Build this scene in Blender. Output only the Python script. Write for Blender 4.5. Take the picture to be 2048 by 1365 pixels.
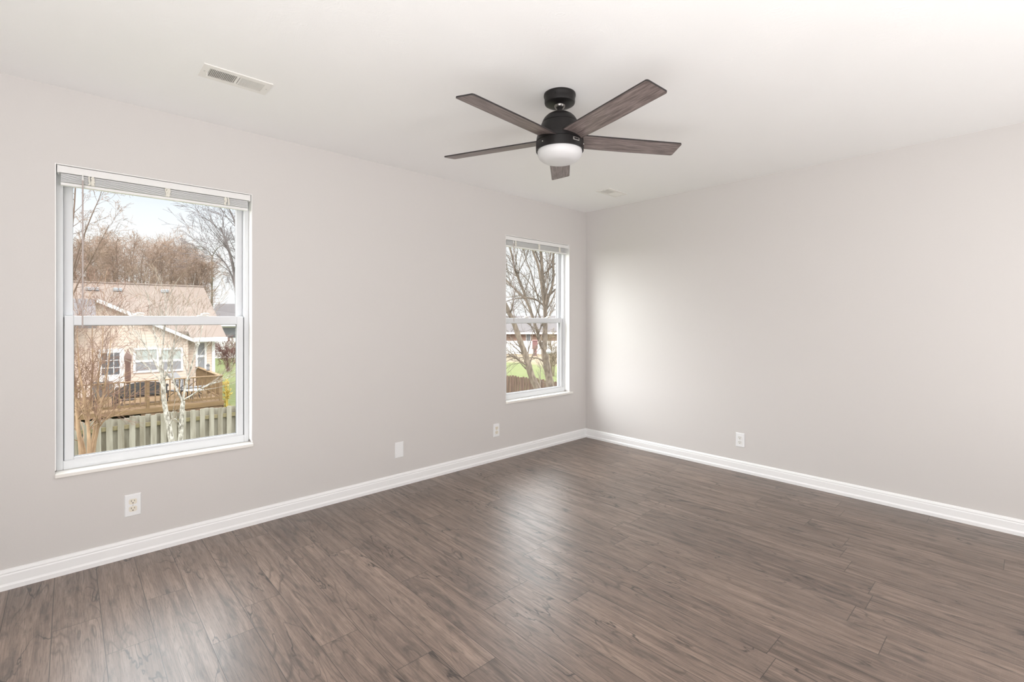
import bpy, bmesh, math, random
from mathutils import Vector, Matrix, noise

for o in list(bpy.data.objects):
    bpy.data.objects.remove(o, do_unlink=True)
scn = bpy.context.scene
col = scn.collection
R = math.radians
PI = math.pi

# ---------------------------------------------------------------- camera
FPX, HZ, YAW = 960.07, 639.05, R(42.712)        # focal length and horizon row in pixels, yaw from +Y
CAMH, CEIL, YB, XR = 1.2778, 2.44, 3.2958, 4.1346   # eye height, ceiling, window wall, right wall
XL, YN = -1.5, -1.7                              # unseen walls behind the camera
cam_d = bpy.data.cameras.new('camera')
cam = bpy.data.objects.new('camera', cam_d)
col.objects.link(cam)
cam_d.sensor_width = 36.0
cam_d.lens = FPX * 36.0 / 2048.0
cam_d.shift_y = -(682.5 - HZ) / 2048.0
cam_d.clip_start = 0.05
cam_d.clip_end = 500
cam.location = (0, 0, CAMH)
cam.rotation_euler = (R(90), 0, -YAW)
scn.camera = cam

# ---------------------------------------------------------------- exposure, world, lights
vs = scn.view_settings
scn.display_settings.display_device = 'sRGB'
vs.view_transform = 'Standard'
vs.look = 'None'
vs.exposure = 0.06
vs.gamma = 1.0
vs.use_curve_mapping = False
cy = scn.cycles
cy.use_denoising = True
cy.max_bounces = 10
cy.diffuse_bounces = 6
cy.transparent_max_bounces = 16
cy.sample_clamp_indirect = 8.0

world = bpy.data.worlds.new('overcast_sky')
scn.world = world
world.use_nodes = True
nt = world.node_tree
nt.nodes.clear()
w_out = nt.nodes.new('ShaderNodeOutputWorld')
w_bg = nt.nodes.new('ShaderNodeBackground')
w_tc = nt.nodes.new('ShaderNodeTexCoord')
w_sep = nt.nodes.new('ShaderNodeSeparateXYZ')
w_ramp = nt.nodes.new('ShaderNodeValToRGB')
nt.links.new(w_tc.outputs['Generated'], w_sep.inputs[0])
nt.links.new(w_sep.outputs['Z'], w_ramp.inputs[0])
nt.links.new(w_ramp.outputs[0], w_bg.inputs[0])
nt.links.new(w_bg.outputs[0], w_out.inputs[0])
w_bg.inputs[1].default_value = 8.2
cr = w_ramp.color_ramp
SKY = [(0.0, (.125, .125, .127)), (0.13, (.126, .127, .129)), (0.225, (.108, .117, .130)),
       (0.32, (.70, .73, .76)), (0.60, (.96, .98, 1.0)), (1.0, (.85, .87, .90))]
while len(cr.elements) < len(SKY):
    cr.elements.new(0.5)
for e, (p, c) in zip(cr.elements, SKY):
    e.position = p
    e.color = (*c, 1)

def area(name, loc, direction, sx, sy, power, color=(1, 1, 1)):
    d = bpy.data.lights.new(name, 'AREA')
    d.shape = 'RECTANGLE'
    d.size, d.size_y, d.energy, d.color = sx, sy, power, color
    o = bpy.data.objects.new(name, d)
    col.objects.link(o)
    o.location = loc
    o.rotation_euler = Vector(direction).to_track_quat('-Z', 'Z').to_euler()
    return o

# low sun behind thin cloud, far to the left of the view: a very wide soft disc
sun_d = bpy.data.lights.new('hazy_sun', 'SUN')
sun_d.energy, sun_d.angle, sun_d.color = 7.2, R(66), (1, .985, .975)
sun = bpy.data.objects.new('hazy_sun', sun_d)
col.objects.link(sun)
sun.rotation_euler = Vector((.76, -.62, -.26)).to_track_quat('-Z', 'Z').to_euler()
# unseen fill lights added out of view to brighten walls and ceiling
area('near_fill', (2.75, YN + .05, 1.3), (.10, 1, .30), 1.1, 2.0, 34, (1, .99, .985))
area('corner_fill', (-.75, YN + .05, 1.3), (.45, 1, .42), 1.2, 2.0, 26, (1, .99, .985))
area('left_fill', (XL + .05, .6, 1.3), (1, 0, .42), 3.2, 2.0, 46, (1, .99, .985))
area('ceiling_fill', (.9, -.75, 1.25), (.16, .30, 1), 3.0, 1.5, 40, (1, .985, .985))
area('left_up_fill', (-.85, .2, .25), (.65, .45, 1), 2.8, 1.0, 46, (1, .985, .985))
area('right_up_fill', (2.75, -.95, .25), (-.25, .35, 1), 1.2, 1.3, 9, (1, .985, .985))

# ---------------------------------------------------------------- helpers
RT = Vector((math.cos(YAW), -math.sin(YAW), 0))
FW = Vector((math.sin(YAW), math.cos(YAW), 0))
EYE = Vector((0, 0, CAMH))
def ray(u, v):
    return FW + RT * ((u - 1024) / FPX) + Vector((0, 0, (HZ - v) / FPX))
def at_depth(u, v, z):
    return EYE + ray(u, v) * z
def on_y(u, v, y):
    d = ray(u, v)
    return EYE + d * (y / d.y)

def tag(o, label=None, cat=None, group=None, kind=None):
    if label: o['label'] = label
    if cat: o['category'] = cat
    if group: o['group'] = group
    if kind: o['kind'] = kind
    return o

class MB:
    """collects boxes, tubes, lathes and prisms; build() links them as one mesh object"""
    def __init__(s):
        s.v, s.f, s.smooth = [], [], []
    def add(s, vs_, fs, smooth=False):
        b = len(s.v)
        s.v += [tuple(p) for p in vs_]
        s.f += [tuple(b + i for i in q) for q in fs]
        s.smooth += [smooth] * len(fs)
        return s
    def box(s, lo, hi, m=None):
        x0, y0, z0 = lo; x1, y1, z1 = hi
        p = [Vector(q) for q in ((x0,y0,z0),(x1,y0,z0),(x1,y1,z0),(x0,y1,z0),(x0,y0,z1),(x1,y0,z1),(x1,y1,z1),(x0,y1,z1))]
        if m: p = [m @ q for q in p]
        return s.add(p, [(0,3,2,1),(4,5,6,7),(0,1,5,4),(1,2,6,5),(2,3,7,6),(3,0,4,7)])
    def bbox(s, lo, hi, b=.003, m=None):
        """box with chamfered edges"""
        x0, y0, z0 = lo; x1, y1, z1 = hi
        b = min(b, (x1-x0)*.45, (y1-y0)*.45, (z1-z0)*.45)
        bm = bmesh.new()
        bmesh.ops.create_cube(bm, size=1)
        for v in bm.verts:
            v.co = Vector(((x0+x1)/2 + v.co.x*(x1-x0), (y0+y1)/2 + v.co.y*(y1-y0), (z0+z1)/2 + v.co.z*(z1-z0)))
        bmesh.ops.bevel(bm, geom=bm.edges[:], offset=b, segments=2, affect='EDGES', profile=.5)
        bm.verts.index_update()
        vs_ = [v.co.copy() for v in bm.verts]
        if m: vs_ = [m @ q for q in vs_]
        fs = [[v.index for v in f.verts] for f in bm.faces]
        bm.free()
        return s.add(vs_, fs)
    def tube(s, pts, rad, n=6, cap=True, smooth=True):
        pts = [Vector(p) for p in pts]
        if not isinstance(rad, (list, tuple)): rad = [rad] * len(pts)
        vs_, fs = [], []
        prev = None
        for i, p in enumerate(pts):
            a = pts[max(i-1, 0)]; c = pts[min(i+1, len(pts)-1)]
            t = (c - a)
            t = t.normalized() if t.length > 1e-9 else Vector((0,0,1))
            if prev is None:
                ref = Vector((0,0,1)) if abs(t.z) < .9 else Vector((1,0,0))
                x = t.cross(ref).normalized()
            else:
                x = (prev - t * prev.dot(t))
                x = x.normalized() if x.length > 1e-6 else t.orthogonal().normalized()
            prev = x
            y = t.cross(x)
            for k in range(n):
                an = 2*PI*k/n
                vs_.append(p + (x*math.cos(an) + y*math.sin(an)) * rad[i])
        for i in range(len(pts)-1):
            for k in range(n):
                k2 = (k+1) % n
                fs.append((i*n+k, i*n+k2, (i+1)*n+k2, (i+1)*n+k))
        if cap:
            fs.append(tuple(reversed(range(n))))
            fs.append(tuple((len(pts)-1)*n + k for k in range(n)))
        return s.add(vs_, fs, smooth)
    def lathe(s, prof, n=48, c=(0,0,0), smooth=True, m=None):
        """profile of (radius, z) from one end to the other"""
        vs_, fs = [], []
        c = Vector(c)
        for r, z in prof:
            for k in range(n):
                an = 2*PI*k/n
                q = c + Vector((r*math.cos(an), r*math.sin(an), z))
                vs_.append(m @ q if m else q)
        for i in range(len(prof)-1):
            for k in range(n):
                k2 = (k+1) % n
                fs.append((i*n+k, i*n+k2, (i+1)*n+k2, (i+1)*n+k))
        fs.append(tuple(reversed(range(n))))
        fs.append(tuple((len(prof)-1)*n + k for k in range(n)))
        return s.add(vs_, fs, smooth)
    def prism(s, poly, vec):
        """polygon (list of 3D points) pushed along vec"""
        n = len(poly); poly = [Vector(p) for p in poly]; vec = Vector(vec)
        vs_ = poly + [p + vec for p in poly]
        fs = [tuple(reversed(range(n))), tuple(range(n, 2*n))]
        fs += [(i, (i+1) % n, n + (i+1) % n, n + i) for i in range(n)]
        return s.add(vs_, fs)
    def build(s, name, mat, parent=None, origin=None, fix=True):
        me = bpy.data.meshes.new(name)
        vs_ = s.v
        if origin is not None:
            ov = Vector(origin)
            vs_ = [tuple(Vector(p) - ov) for p in vs_]
        me.from_pydata(vs_, [], s.f)
        me.polygons.foreach_set('use_smooth', s.smooth)
        if fix:
            bm = bmesh.new(); bm.from_mesh(me)
            bmesh.ops.recalc_face_normals(bm, faces=bm.faces[:])
            bm.to_mesh(me); bm.free()
        me.update()
        o = bpy.data.objects.new(name, me)
        col.objects.link(o)
        if origin is not None: o.location = origin
        if mat: me.materials.append(mat)
        if parent: o.parent = parent
        if any(s.smooth) and not all(s.smooth) or (any(s.smooth) and fix):
            try:
                me.set_sharp_from_angle(angle=R(38))
            except Exception:
                pass
        return o

def empty(name, loc, rz=0.0):
    o = bpy.data.objects.new(name, None)
    o.empty_display_size = .1
    o.location = loc
    o.rotation_euler = (0, 0, rz)
    col.objects.link(o)
    return o

def copy_tree(o, parent=None):
    c = o.copy()
    col.objects.link(c)
    if parent: c.parent = parent
    for ch in [q for q in bpy.data.objects if q.parent == o]:
        copy_tree(ch, c)
    return c

# ---------------------------------------------------------------- materials
def mat(name, base=(.8,.8,.8), rough=.5, metal=0.0, spec=.5, bump=None, var=None):
    """principled material; bump=(scale, strength, distance); var=(scale, other colour, amount)"""
    m = bpy.data.materials.new(name)
    m.use_nodes = True
    n = m.node_tree.nodes; l = m.node_tree.links
    b = n['Principled BSDF']
    b.inputs['Base Color'].default_value = (*base, 1)
    b.inputs['Roughness'].default_value = rough
    b.inputs['Metallic'].default_value = metal
    b.inputs['Specular IOR Level'].default_value = spec
    if bump or var:
        tc = n.new('ShaderNodeTexCoord')
    if bump:
        t = n.new('ShaderNodeTexNoise'); t.inputs['Scale'].default_value = bump[0]; t.inputs['Detail'].default_value = 4
        l.new(tc.outputs['Object'], t.inputs['Vector'])
        bp = n.new('ShaderNodeBump'); bp.inputs['Strength'].default_value = bump[1]; bp.inputs['Distance'].default_value = bump[2]
        l.new(t.outputs['Fac'], bp.inputs['Height']); l.new(bp.outputs[0], b.inputs['Normal'])
    if var:
        t = n.new('ShaderNodeTexNoise'); t.inputs['Detail'].default_value = 5
        mp = n.new('ShaderNodeMapping')
        sc = var[0] if isinstance(var[0], (tuple, list)) else (var[0],)*3
        mp.inputs['Scale'].default_value = sc
        t.inputs['Scale'].default_value = 1
        l.new(tc.outputs['Object'], mp.inputs['Vector']); l.new(mp.outputs[0], t.inputs['Vector'])
        rp = n.new('ShaderNodeMapRange'); rp.inputs['From Min'].default_value = .35; rp.inputs['From Max'].default_value = .65
        rp.inputs['To Max'].default_value = var[2]
        l.new(t.outputs['Fac'], rp.inputs['Value'])
        mx = n.new('ShaderNodeMix'); mx.data_type = 'RGBA'
        mx.inputs['A'].default_value = (*base, 1); mx.inputs['B'].default_value = (*var[1], 1)
        l.new(rp.outputs[0], mx.inputs['Factor']); l.new(mx.outputs['Result'], b.inputs['Base Color'])
    return m

class NG:
    """small helper for writing node maths"""
    def __init__(s, m):
        s.n = m.node_tree.nodes; s.l = m.node_tree.links
    def val(s, x, sock):
        if hasattr(x, 'links'): s.l.new(x, sock)
        else: sock.default_value = x
    def m(s, op, a, b=None, c=None, clamp=False):
        q = s.n.new('ShaderNodeMath'); q.operation = op; q.use_clamp = clamp
        s.val(a, q.inputs[0])
        if b is not None: s.val(b, q.inputs[1])
        if c is not None: s.val(c, q.inputs[2])
        return q.outputs[0]
    def xyz(s, x, y, z):
        q = s.n.new('ShaderNodeCombineXYZ')
        for i, a in enumerate((x, y, z)): s.val(a, q.inputs[i])
        return q.outputs[0]
    def sep(s, v):
        q = s.n.new('ShaderNodeSeparateXYZ'); s.l.new(v, q.inputs[0]); return q.outputs
    def noise(s, v, scale=1, detail=2, rough=.5, dist=0):
        q = s.n.new('ShaderNodeTexNoise'); s.l.new(v, q.inputs['Vector'])
        q.inputs['Scale'].default_value = scale; q.inputs['Detail'].default_value = detail
        q.inputs['Roughness'].default_value = rough; q.inputs['Distortion'].default_value = dist
        return q.outputs['Fac']
    def white(s, v):
        q = s.n.new('ShaderNodeTexWhiteNoise'); q.noise_dimensions = '3D'; s.l.new(v, q.inputs['Vector']); return q.outputs['Value']
    def mix(s, f, a, b):
        q = s.n.new('ShaderNodeMix'); q.data_type = 'RGBA'
        s.val(f, q.inputs['Factor'])
        for nm, x in (('A', a), ('B', b)):
            if hasattr(x, 'links'): s.l.new(x, q.inputs[nm])
            else: q.inputs[nm].default_value = (*x, 1)
        return q.outputs['Result']
    def range(s, v, a, b, c=0, d=1):
        q = s.n.new('ShaderNodeMapRange'); s.l.new(v, q.inputs['Value'])
        q.inputs['From Min'].default_value = a; q.inputs['From Max'].default_value = b
        q.inputs['To Min'].default_value = c; q.inputs['To Max'].default_value = d
        return q.outputs[0]
    def obj(s):
        return s.n.new('ShaderNodeTexCoord').outputs['Object']
    def bump(s, h, strength, dist):
        q = s.n.new('ShaderNodeBump'); s.l.new(h, q.inputs['Height'])
        q.inputs['Strength'].default_value = strength; q.inputs['Distance'].default_value = dist
        return q.outputs[0]

def floor_material():
    m = mat('weathered_oak_planks', rough=.34)
    g = NG(m); b = m.node_tree.nodes['Principled BSDF']
    P = g.sep(g.obj())
    W, L = .1545, 1.21
    xs = g.m('DIVIDE', g.m('ADD', P[0], .052), W)
    row = g.m('FLOOR', xs)
    fx = g.m('FRACT', xs)
    off = g.white(g.xyz(row, 3.3, 0.7))
    ys = g.m('ADD', g.m('DIVIDE', P[1], L), off)
    cell = g.m('FLOOR', ys)
    fy = g.m('FRACT', ys)
    rnd = g.white(g.xyz(row, cell, 1.7))
    rnd2 = g.white(g.xyz(row, cell, 8.1))
    # every board shifts the grain by a random amount
    gx = g.m('ADD', P[0], g.m('MULTIPLY', rnd, 37.0))
    gy = g.m('ADD', P[1], g.m('MULTIPLY', rnd2, 53.0))
    def gn(sx, sy, z_, det, ro=.55, di=0.0):
        return g.noise(g.xyz(g.m('MULTIPLY', gx, sx), g.m('MULTIPLY', gy, sy), z_), 1, det, ro, di)
    fine = gn(290, 11, 0, 3, .6)
    streak = gn(40, 2.0, 1, 5, .62, .5)
    broad = gn(9, 1.6, 2, 3, .5, .4)
    ringf = gn(8.5, 1.05, 3, 1.5, .4, .25)
    ring = g.m('ABSOLUTE', g.m('SUBTRACT', g.m('FRACT', g.m('MULTIPLY', ringf, 18)), .5))
    ringl = g.range(ring, 0.0, .13, 1, 0)
    ringmask = g.range(gn(5, 1.1, 4, 1), .44, .60)
    dark = gn(15, 3.0, 7, 6, .62, 1.4)
    darkm = g.range(dark, .53, .69)
    cross = gn(16, 230, 9, 2)
    crackf = gn(7, 1.5, 11, 4, .5, .6)
    crack = g.range(g.m('ABSOLUTE', g.m('SUBTRACT', crackf, .5)), .002, .011, 1, 0)
    crackm = g.range(gn(4, 2.2, 13, 2), .50, .58)
    # colours
    c = g.mix(g.range(streak, .33, .67), (.110, .078, .062), (.258, .190, .152))
    c = g.mix(g.m('MULTIPLY', g.range(broad, .38, .66), .55), c, (.128, .096, .080))
    c = g.mix(g.m('MULTIPLY', g.range(fine, .48, .66), .62), c, (.062, .045, .037))
    c = g.mix(g.m('MULTIPLY', g.m('MULTIPLY', ringl, ringmask), .70), c, (.052, .038, .031))
    c = g.mix(g.m('MULTIPLY', g.range(cross, .58, .74), .14), c, (.31, .24, .195))
    c = g.mix(g.m('MULTIPLY', darkm, .66), c, (.044, .036, .031))
    c = g.mix(g.m('MULTIPLY', g.m('MULTIPLY', crack, crackm), .85), c, (.022, .017, .015))
    # knots
    vo = g.n.new('ShaderNodeTexVoronoi'); vo.feature = 'F1'
    g.l.new(g.xyz(g.m('ADD', g.m('MULTIPLY', gx, 5.0), g.m('MULTIPLY', dark, .8)), g.m('MULTIPLY', gy, 1.7), 0), vo.inputs['Vector']); vo.inputs['Scale'].default_value = 1
    knot = g.range(vo.outputs['Distance'], .02, .10, 1, 0)
    c = g.mix(g.m('MULTIPLY', knot, .80), c, (.026, .021, .019))
    # tint per board
    tint = g.range(rnd, 0, 1, 1.08, 1.38)
    q = g.n.new('ShaderNodeVectorMath'); q.operation = 'SCALE'; g.l.new(c, q.inputs[0]); g.l.new(tint, q.inputs['Scale'])
    c = q.outputs[0]
    # joints
    ex = g.m('MULTIPLY', g.m('MINIMUM', fx, g.m('SUBTRACT', 1.0, fx)), W)
    ey = g.m('MULTIPLY', g.m('MINIMUM', fy, g.m('SUBTRACT', 1.0, fy)), L)
    ed = g.m('MINIMUM', ex, ey)
    seam = g.range(ed, .0006, .0018, 1, 0)
    c = g.mix(g.m('MULTIPLY', seam, .88), c, (.030, .024, .021))
    g.l.new(c, b.inputs['Base Color'])
    g.l.new(g.range(streak,   .3, .7, .41, .32), b.inputs['Roughness'])
    h = g.m('SUBTRACT', g.m('MULTIPLY', fine, .40), g.m('MULTIPLY', seam, .22))
    h = g.m('ADD', h, g.m('MULTIPLY', cross, .18))
    g.l.new(g.bump(h, .35, .0012), b.inputs['Normal'])
    b.inputs['Specular IOR Level'].default_value = .72
    return m

def ceiling_material():
    m = mat('knockdown_ceiling_paint', (.885, .885, .880), rough=.62)
    g = NG(m); b = m.node_tree.nodes['Principled BSDF']
    o = g.obj()
    P = g.sep(o)
    warp = g.noise(o, 1.7, 2, .5)
    a = g.m('MULTIPLY', warp, 7.0)
    ca = g.m('COSINE', a); sa = g.m('SINE', a)
    x = g.m('ADD', g.m('MULTIPLY', P[0], ca), g.m('MULTIPLY', P[1], sa))
    y = g.m('SUBTRACT', g.m('MULTIPLY', P[1], ca), g.m('MULTIPLY', P[0], sa))
    n1 = g.noise(g.xyz(g.m('MULTIPLY', x, 26), g.m('MULTIPLY', y, 70), 0), 1, 3, .55)
    n2 = g.noise(o, 60, 3, .6)
    h = g.m('ADD', g.range(n1, .5, .68), g.m('MULTIPLY', n2, .35))
    g.l.new(g.bump(h, .22, .003), b.inputs['Normal'])
    return m

def glass_material():
    m = bpy.data.materials.new('window_glass')
    m.use_nodes = True
    n = m.node_tree.nodes; l = m.node_tree.links
    n.clear()
    out = n.new('ShaderNodeOutputMaterial')
    tr = n.new('ShaderNodeBsdfTransparent'); tr.inputs[0].default_value = (.97, .98, .975, 1)
    gl = n.new('ShaderNodeBsdfGlossy'); gl.inputs['Roughness'].default_value = .01
    fr = n.new('ShaderNodeFresnel'); fr.inputs[0].default_value = 1.45
    mu = n.new('ShaderNodeMath'); mu.operation = 'MULTIPLY'; 
    mx = n.new('ShaderNodeMixShader')
    ge = n.new('ShaderNodeNewGeometry'); fr.inputs[0].default_value = 1.45
    inv_ = n.new('ShaderNodeMath'); inv_.operation = 'SUBTRACT'; inv_.inputs[0].default_value = .8
    l.new(ge.outputs['Backfacing'], inv_.inputs[1])      # no mirror on the inner side of the second face
    inv_.use_clamp = True
    l.new(fr.outputs[0], mu.inputs[0]); l.new(inv_.outputs[0], mu.inputs[1]); l.new(mu.outputs[0], mx.inputs[0])
    l.new(tr.outputs[0], mx.inputs[1]); l.new(gl.outputs[0], mx.inputs[2]); l.new(mx.outputs[0], out.inputs[0])
    return m

def blade_material():
    m = mat('grey_walnut_blade', rough=.38)
    g = NG(m); b = m.node_tree.nodes['Principled BSDF']
    P = g.sep(g.obj())
    v = g.xyz(g.m('MULTIPLY', P[0], 7), g.m('MULTIPLY', P[1], 90), g.m('MULTIPLY', P[2], 5))
    s = g.noise(v, 1, 5, .65, .4)
    f = g.noise(g.xyz(g.m('MULTIPLY', P[0], 24), g.m('MULTIPLY', P[1], 420), 0), 1, 3, .6)
    c = g.mix(g.range(s, .35, .66), (.085, .062, .058), (.300, .245, .230))
    c = g.mix(g.m('MULTIPLY', g.range(f, .42, .7), .5), c, (.10, .078, .073))
    g.l.new(c, b.inputs['Base Color'])
    g.l.new(g.bump(f, .25, .0006), b.inputs['Normal'])
    return m

def bark(name, a, c, sc=(14, 14, 5)):
    return mat(name, a, .9, spec=.2, var=(sc, c, 1.0), bump=(30, .6, .01))

def banded(name, base, line, pitch, axis=2, amount=.6, rough=.8, var=None, width=.12):
    """horizontal courses (siding, shingles, bricks) drawn as thin dark joints and a matching bump"""
    m = mat(name, base, rough, spec=.25)
    g = NG(m); b = m.node_tree.nodes['Principled BSDF']
    o = g.obj(); P = g.sep(o)
    f = g.m('FRACT', g.m('DIVIDE', P[axis], pitch))
    ln = g.range(f, 0, width, 1, 0)
    c = g.mix(g.m('MULTIPLY', ln, amount), base, line)
    if var:
        nz = g.noise(g.xyz(g.m('MULTIPLY', P[0], var[0]), g.m('MULTIPLY', P[1], var[0]), g.m('MULTIPLY', P[2], var[0]*1.5)), 1, 4, .6)
        c = g.mix(g.range(nz, .4, .65, 0, var[2]), c, var[1])
    g.l.new(c, b.inputs['Base Color'])
    g.l.new(g.bump(f, .5, .012), b.inputs['Normal'])
    return m

M_WALL = mat('greige_wall_paint', (.640, .619, .604), .72, spec=.3, bump=(160, .10, .002))
M_CEIL = ceiling_material()
M_FLOOR = floor_material()
M_TRIM = mat('white_semigloss_trim', (.88, .885, .89), .32)
M_JAMB = mat('white_jamb_paint', (.86, .86, .85), .5)
M_VINYL = mat('white_vinyl', (.70, .715, .735), .34)
M_SILL = mat('cream_sill', (.84, .83, .80), .4, var=((3, 30, 3), (.80, .76, .69), .5))
M_GASK = mat('dark_gasket', (.12, .12, .125), .6)
M_GLASS = glass_material()
M_BLIND = mat('white_blind_enamel', (.80, .80, .79), .4)
M_SLAT = mat('pale_grey_slats', (.78, .79, .79), .42)
M_CORD = mat('cream_cord', (.78, .76, .69), .8)
M_WAND = mat('clear_acrylic_wand', (.50, .44, .42), .12)
M_PLATE = mat('white_cover_plate', (.84, .85, .86), .3)
M_RECEP = mat('almond_receptacle', (.80, .76, .66), .35)
M_RECEPW = mat('white_receptacle', (.80, .80, .78), .35)
M_SLOT = mat('dark_slot', (.03, .026, .022), .6)
M_SCREW = mat('plate_screw', (.62, .61, .58), .35, .4)
M_VENT = mat('white_register_enamel', (.80, .785, .755), .42)
M_VENTD = mat('duct_shade', (.36, .345, .33), .8)
M_BLACK = mat('matte_black_metal', (.012, .0105, .0105), .42, .3, bump=(220, .08, .001))
M_NICKEL = mat('dark_nickel_ball', (.22, .21, .20), .25, .9)
M_BADGE = mat('brushed_badge', (.55, .53, .50), .3, .8)
M_BLADE = blade_material()
M_BLADEEDGE = mat('dark_blade_edge', (.020, .016, .016), .5)
M_BOWL = mat('frosted_opal_glass', (.64, .64, .645), .45)

# ---------------------------------------------------------------- room shell
WIN = [dict(x0=-.0510, x1=.8400, z0=.505, z1=2.0575, sx1=.845, sx0=-.0515),
       dict(x0=2.9640, x1=3.8647, z0=.515, z1=2.0600, sx1=3.915, sx0=2.9640)]
WT = .16                                           # wall thickness
def build_wall_back():
    b = MB()
    xs = [XL - WT] + [q for w in WIN for q in (w['x0'], w['x1'])] + [XR + WT]
    for i in range(0, len(xs), 2):
        b.box((xs[i], YB, -2.75), (xs[i+1], YB + WT, CEIL + .2))
    for w in WIN:
        b.box((w['x0'], YB, -2.75), (w['x1'], YB + WT, w['z0']))
        b.box((w['x0'], YB, w['z1']), (w['x1'], YB + WT, CEIL + .2))
    return tag(b.build('wall_back', M_WALL), kind='structure')
build_wall_back()
tag(MB().box((XR, YN - WT, -2.75), (XR + WT, YB, CEIL + .2)).build('wall_right', M_WALL), kind='structure')
tag(MB().box((XL - WT, YN - WT, -.2), (XR, YN, CEIL + .2)).build('wall_near', M_WALL), kind='structure')
tag(MB().box((XL - WT, YN, -.2), (XL, YB, CEIL + .2)).build('wall_left', M_WALL), kind='structure')
tag(MB().box((XL, YN, -.15), (XR, YB, 0)).build('floor', M_FLOOR), kind='structure')
tag(MB().box((XL, YN, CEIL), (XR, YB, CEIL + .15)).build('ceiling', M_CEIL), kind='structure')

# baseboards: moulded profile (distance from wall, height)
BASE = [(0, 0), (.0205, 0), (.0205, .020), (.0165, .026), (.0150, .030), (.0150, .068), (.0120, .074), (.0135, .079), (.0110, .086), (.0060, .0915), (0, .0934)]
def baseboard(name, to3d, a, c):
    b = MB()
    n = len(BASE)
    vs_ = [to3d(s - (d if k else 0) * 1.0, d, h) for k, s in enumerate((a, c)) for d, h in BASE]
    fs = [(i, (i+1) % n, n + (i+1) % n, n + i) for i in range(n)] + [tuple(range(n)), tuple(range(n, 2*n))]
    b.add(vs_, fs)
    return tag(b.build(name, M_TRIM), kind='structure')
baseboard('baseboard_back', lambda s, d, h: (s, YB - d, h), XL, XR)
baseboard('baseboard_right', lambda s, d, h: (XR - d, s, h), YN, YB)

# ---------------------------------------------------------------- windows
def ring(b, x0, x1, z0, z1, l, r, bo, t, y0, y1, bev=.003):
    b.bbox((x0, y0, z0), (x0 + l, y1, z1), bev)
    b.bbox((x1 - r, y0, z0), (x1, y1, z1), bev)
    b.bbox((x0 + l, y0, z0), (x1 - r, y1, z0 + bo), bev)
    b.bbox((x0 + l, y0, z1 - t), (x1 - r, y1, z1), bev)

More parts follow.
